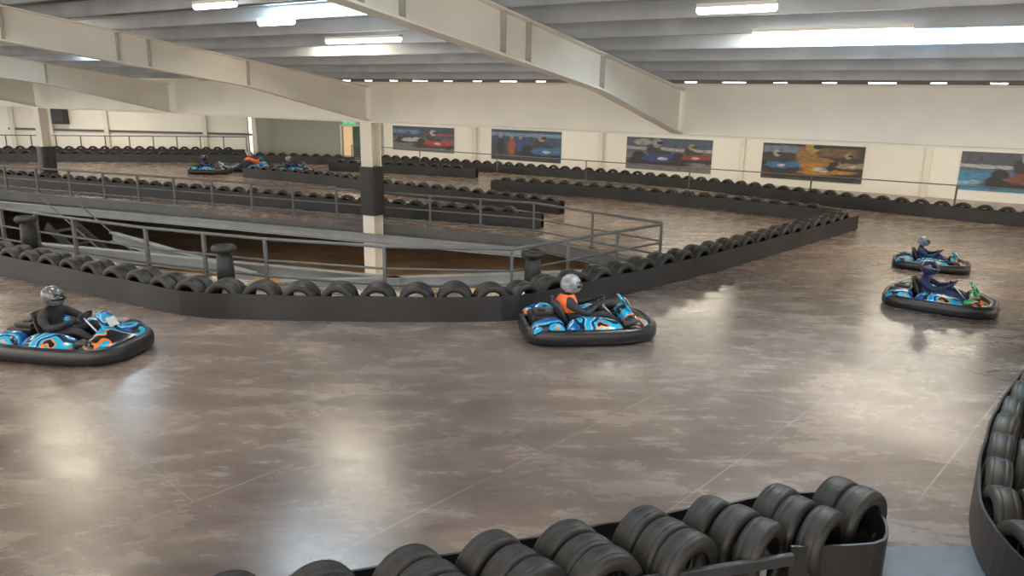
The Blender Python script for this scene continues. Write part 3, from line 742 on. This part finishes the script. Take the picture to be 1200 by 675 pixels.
# ------------------------------------------------------------------ kart
def sgn(x, p): return math.copysign(abs(x)**p, x)
RIM = pbr("rim_metal", (.5,.5,.52), .3, metal=.8)
SEATM = pbr("seat_plastic", (.03,.03,.035), .4)
PLATE = pbr("number_plate_white", (.6,.61,.6), .4)
PANM = pbr("chassis_pan", (.04,.04,.045), .4, metal=.4)
def kart(loc, yaw, body, body2=None, lab="", scale=1.0):
    body2 = body2 or body
    e = empty("go_kart", loc, yaw, label=lab, category="go-kart", group="racing karts"); e.scale = (scale,)*3
    def outline(hx, hy, n=48, z=0):
        out = []
        for k_ in range(n):
            t = 2*math.pi*k_/n
            x = hx*sgn(math.cos(t), .5); y = hy*sgn(math.sin(t), .5)
            if x > 0: y *= 1-.20*(x/hx)**3
            out.append(Vector((x, y, z)))
        return out
    g = Geo()
    prf = [(-.075,.03),(.0,.025),(.03,.06),(.038,.13),(.026,.215),(-.005,.25),(-.05,.25),(-.075,.20)]
    o_ = outline(1.0,.67); n_ = len(o_); rings = []
    for i in range(n_):
        t = (o_[(i+1) % n_]-o_[i-1]).normalized(); nn2 = Vector((t.y, -t.x, 0))
        rings.append([o_[i]+nn2*a+Vector((0,0,z)) for a, z in prf])
    g.loft(rings, closed=True); g.make("bumper", BUMP, parent=e, smooth=True)
    g = Geo(); a = outline(.93,.60,48,.05); b = outline(.93,.60,48,.07); g.loft([a, b]); g.make("floor_pan", PANM, parent=e)
    for s in (-1, 1):
        g = Geo(); rings = []
        for x, y0, y1, zt_ in ((-.42,.38,.60,.20),(-.38,.30,.63,.31),(-.2,.28,.645,.37),(.05,.28,.65,.36),(.25,.30,.65,.34),(.40,.33,.64,.30),(.46,.40,.60,.20)):
            r = []
            for yy, zz in ((y0,.09),(y0,zt_*.92),(y0+.05,zt_+.01),(y0+.17,zt_),(y1-.06,zt_-.05),(y1,zt_-.10),(y1,.18),(y1-.05,.09)): r.append(Vector((x, s*yy, zz)))
            rings.append(r)
        g.loft(rings); g.make("side_pod", body if s < 0 else body2, parent=e, smooth=True, sub=1)
        g = Geo(); g.tube([(.44,s*.50,.27),(.56,s*.50,.31),(.68,s*.49,.29)], [.05,.06,.05], 10); g.make("wheel_cover", DARK if body2 is body else body2, parent=e, smooth=True)
    g = Geo(); rings = []
    for k_ in range(15):
        y = -.58+1.16*k_/14; q = abs(y)/.58; f = .97-.20*q**3; bk = .44+.10*q; ht = .37-.05*q**2+.07*math.exp(-(y/.16)**2)
        rings.append([Vector((bk,y,.10)), Vector((bk+.02,y,ht*.96)), Vector((bk+.10,y,ht+.01)), Vector((bk+.22,y,ht-.04)), Vector((f-.10,y,.28)), Vector((f-.03,y,.235)), Vector((f-.03,y,.10))])
    g.loft(rings); g.make("front_fairing", body2, parent=e, smooth=True, sub=1)
    g = Geo(); rings = []
    for z, hw, x in ((.33,.21,.68),(.40,.20,.63),(.48,.18,.57),(.56,.155,.51),(.61,.11,.475)):
        rings.append([Vector((x-.03, -hw, z)), Vector((x+.01,-hw*.8,z+.005)), Vector((x+.03,0,z+.01)), Vector((x+.01,hw*.8,z+.005)), Vector((x-.03,hw,z)), Vector((x-.04,0,z))])
    g.loft(rings); g.make("front_panel", body2, parent=e, smooth=True, sub=1)
    g = Geo(); g.loft([[Vector((x-.0, -.085, z)), Vector((x+.012,-.085,z)), Vector((x+.012,.085,z)), Vector((x,.085,z))] for x, z in ((.662,.42),(.595,.53))]); g.make("number_plate", PLATE, parent=e)
    for s in (-1, 1):
        g = Geo(); rings = []
        for x, z in ((-.94,.22),(-.90,.30),(-.75,.36),(-.6,.37),(-.48,.345),(-.44,.26)):
            rings.append([Vector((x,s*.28,.15)), Vector((x,s*.30,z)), Vector((x,s*.40,z+.015)), Vector((x,s*.56,z-.01)), Vector((x,s*.63,z-.06)), Vector((x,s*.63,.15))])
        g.loft(rings); g.make("rear_cover", body if s < 0 else body2, parent=e, smooth=True, sub=1)
    g = Geo(); g.box((-.70,0,.24), (.38,.46,.2)); g.box((-.70,0,.36), (.28,.3,.06)); g.box((-.72,.0,.40), (.12,.12,.03)); g.make("engine_cover", DARK, parent=e, bevel=.03)
    g = Geo(); rings = []
    for x, z, hw, dp in ((.06,.13,.16,.02),(-.06,.10,.20,.06),(-.22,.09,.225,.10),(-.40,.14,.23,.13),(-.48,.28,.23,.13),(-.525,.44,.215,.11),(-.55,.56,.16,.05)):
        nx = .0 if x > -.3 else 1
        r = []
        for k_ in range(9):
            a_ = -1+k_/4
            lift = dp*abs(a_)**2.2
            r.append(Vector((x+(lift if nx else 0), a_*hw, z+(0 if nx else lift))))
        for k_ in range(9):
            a_ = 1-k_/4
            lift = dp*abs(a_)**2.2
            r.append(Vector((x+(lift-.02 if nx else 0), a_*(hw+.015), z+(0 if nx else lift-.02))))
        rings.append(r)
    g.loft(rings); g.make("seat", SEATM, parent=e, smooth=True)
    g = Geo(); c = Vector((.175,0,.50)); axd = Vector((-.75,0,.66)).normalized(); e1 = Vector((0,1,0)); e2 = axd.cross(e1)
    g.tube([c+e1*.145*math.cos(t)+e2*.12*math.sin(t) for t in [2*math.pi*k_/20 for k_ in range(20)]], .013, 8, closed=True)
    for an in (0, 2.1, 4.2): g.tube([c, c+e1*.145*math.cos(an)+e2*.12*math.sin(an)], .01, 6)
    g.tube([c-axd*.01, c+axd*.015], .035, 10)
    g.make("steering_wheel", DARK, parent=e, smooth=True)
    g = Geo(); g.tube([c, Vector((.50,0,.17))], .014, 8); g.make("steering_column", RIM, parent=e)
    for x, wd in ((.60,.13), (-.60,.19)):
        for s in (-1, 1):
            y = s*.50; h = wd/2
            g = Geo(); g.revolve([(-h*.7,.07),(-h,.09),(-h,.125),(-h*.7,.139),(h*.7,.139),(h,.125),(h,.09),(h*.7,.07)], 24, 'Y', (x,y,.14)); wo = g.make("wheel", RUB, parent=e, smooth=True)
            g = Geo(); g.revolve([(-h*.6,.0),(-h*.62,.03),(-h*.5,.05),(-h*.68,.07),(h*.68,.07),(h*.5,.05),(h*.62,.03),(h*.6,0)], 16, 'Y', (x,y,.14), closed=False); g.make("rim", RIM, parent=wo, smooth=True)
    g = Geo(); g.tube([(-.60,-.5,.14),(-.60,.5,.14)], .018, 8); g.make("rear_axle", RIM, parent=e)
    return e
BLK = pbr("black_race_suit", (.022,.022,.027), .7, var=.3, scale=12)
NAVY = pbr("navy_race_suit", (.015,.028,.10), .7, var=.3, scale=12)
ORG = pbr("orange_vest", (.75,.13,.03), .7, var=.15, scale=10)
HSIL = pbr("silver_helmet", (.26,.27,.29), .25, var=.5, scale=9, coat=.5)
HSB = pbr("silver_blue_helmet", (.16,.21,.30), .25, var=.6, scale=9, coat=.5)
HBLK = pbr("black_grey_helmet", (.10,.11,.12), .25, var=.7, scale=9, coat=.5)
HBLU = pbr("dark_blue_helmet", (.02,.03,.09), .25, var=.3, scale=9, coat=.5)
K = [
 ((90,410), -10, BLUEB, None, BLK, HBLK, None, 1.1, "blue and cyan racing kart with black bumper", "person in black race suit and grey patterned helmet gripping steering wheel"),
 ((687,390), 8, BLUEB, None, BLK, HSIL, ORG, 1.14, "blue and cyan kart with thick black bumper, cornering", "person in silver helmet and orange bib driving a kart"),
 ((1100,360), -35, BLUEB, GREENB, NAVY, HBLU, None, 1.0, "green and blue kart with black bumper", "person in navy race suit and dark helmet driving a kart"),
 ((1090,314), -30, BLUEB, None, NAVY, HSB, None, .84, "blue kart with black bumper following another kart", "person in blue race suit and silver blue helmet driving a kart"),
 ((247,203), 0, BLUEB, None, NAVY, HBLU, None, 1.0, "distant blue kart on the far track", "person in blue suit driving a distant kart"),
 ((345,203), 20, BLUEB, None, NAVY, HSIL, None, .95, "distant blue kart beside an orange-clad driver", "person in dark suit driving a distant kart"),
 ((298,200), 75, BLUEB, None, ORG, HSIL, ORG, 1.12, "distant kart with driver in orange", "person in orange overalls sitting in a distant kart"),
]
for (u, v), yaw, b1, b2, suit, hel, vest, s_, l1, l2 in K:
    p = gp(u, v); y = math.radians(yaw)
    kart(p, y, b1, b2, l1, s_); driver(p, y, suit, hel, vest, l2, s_)
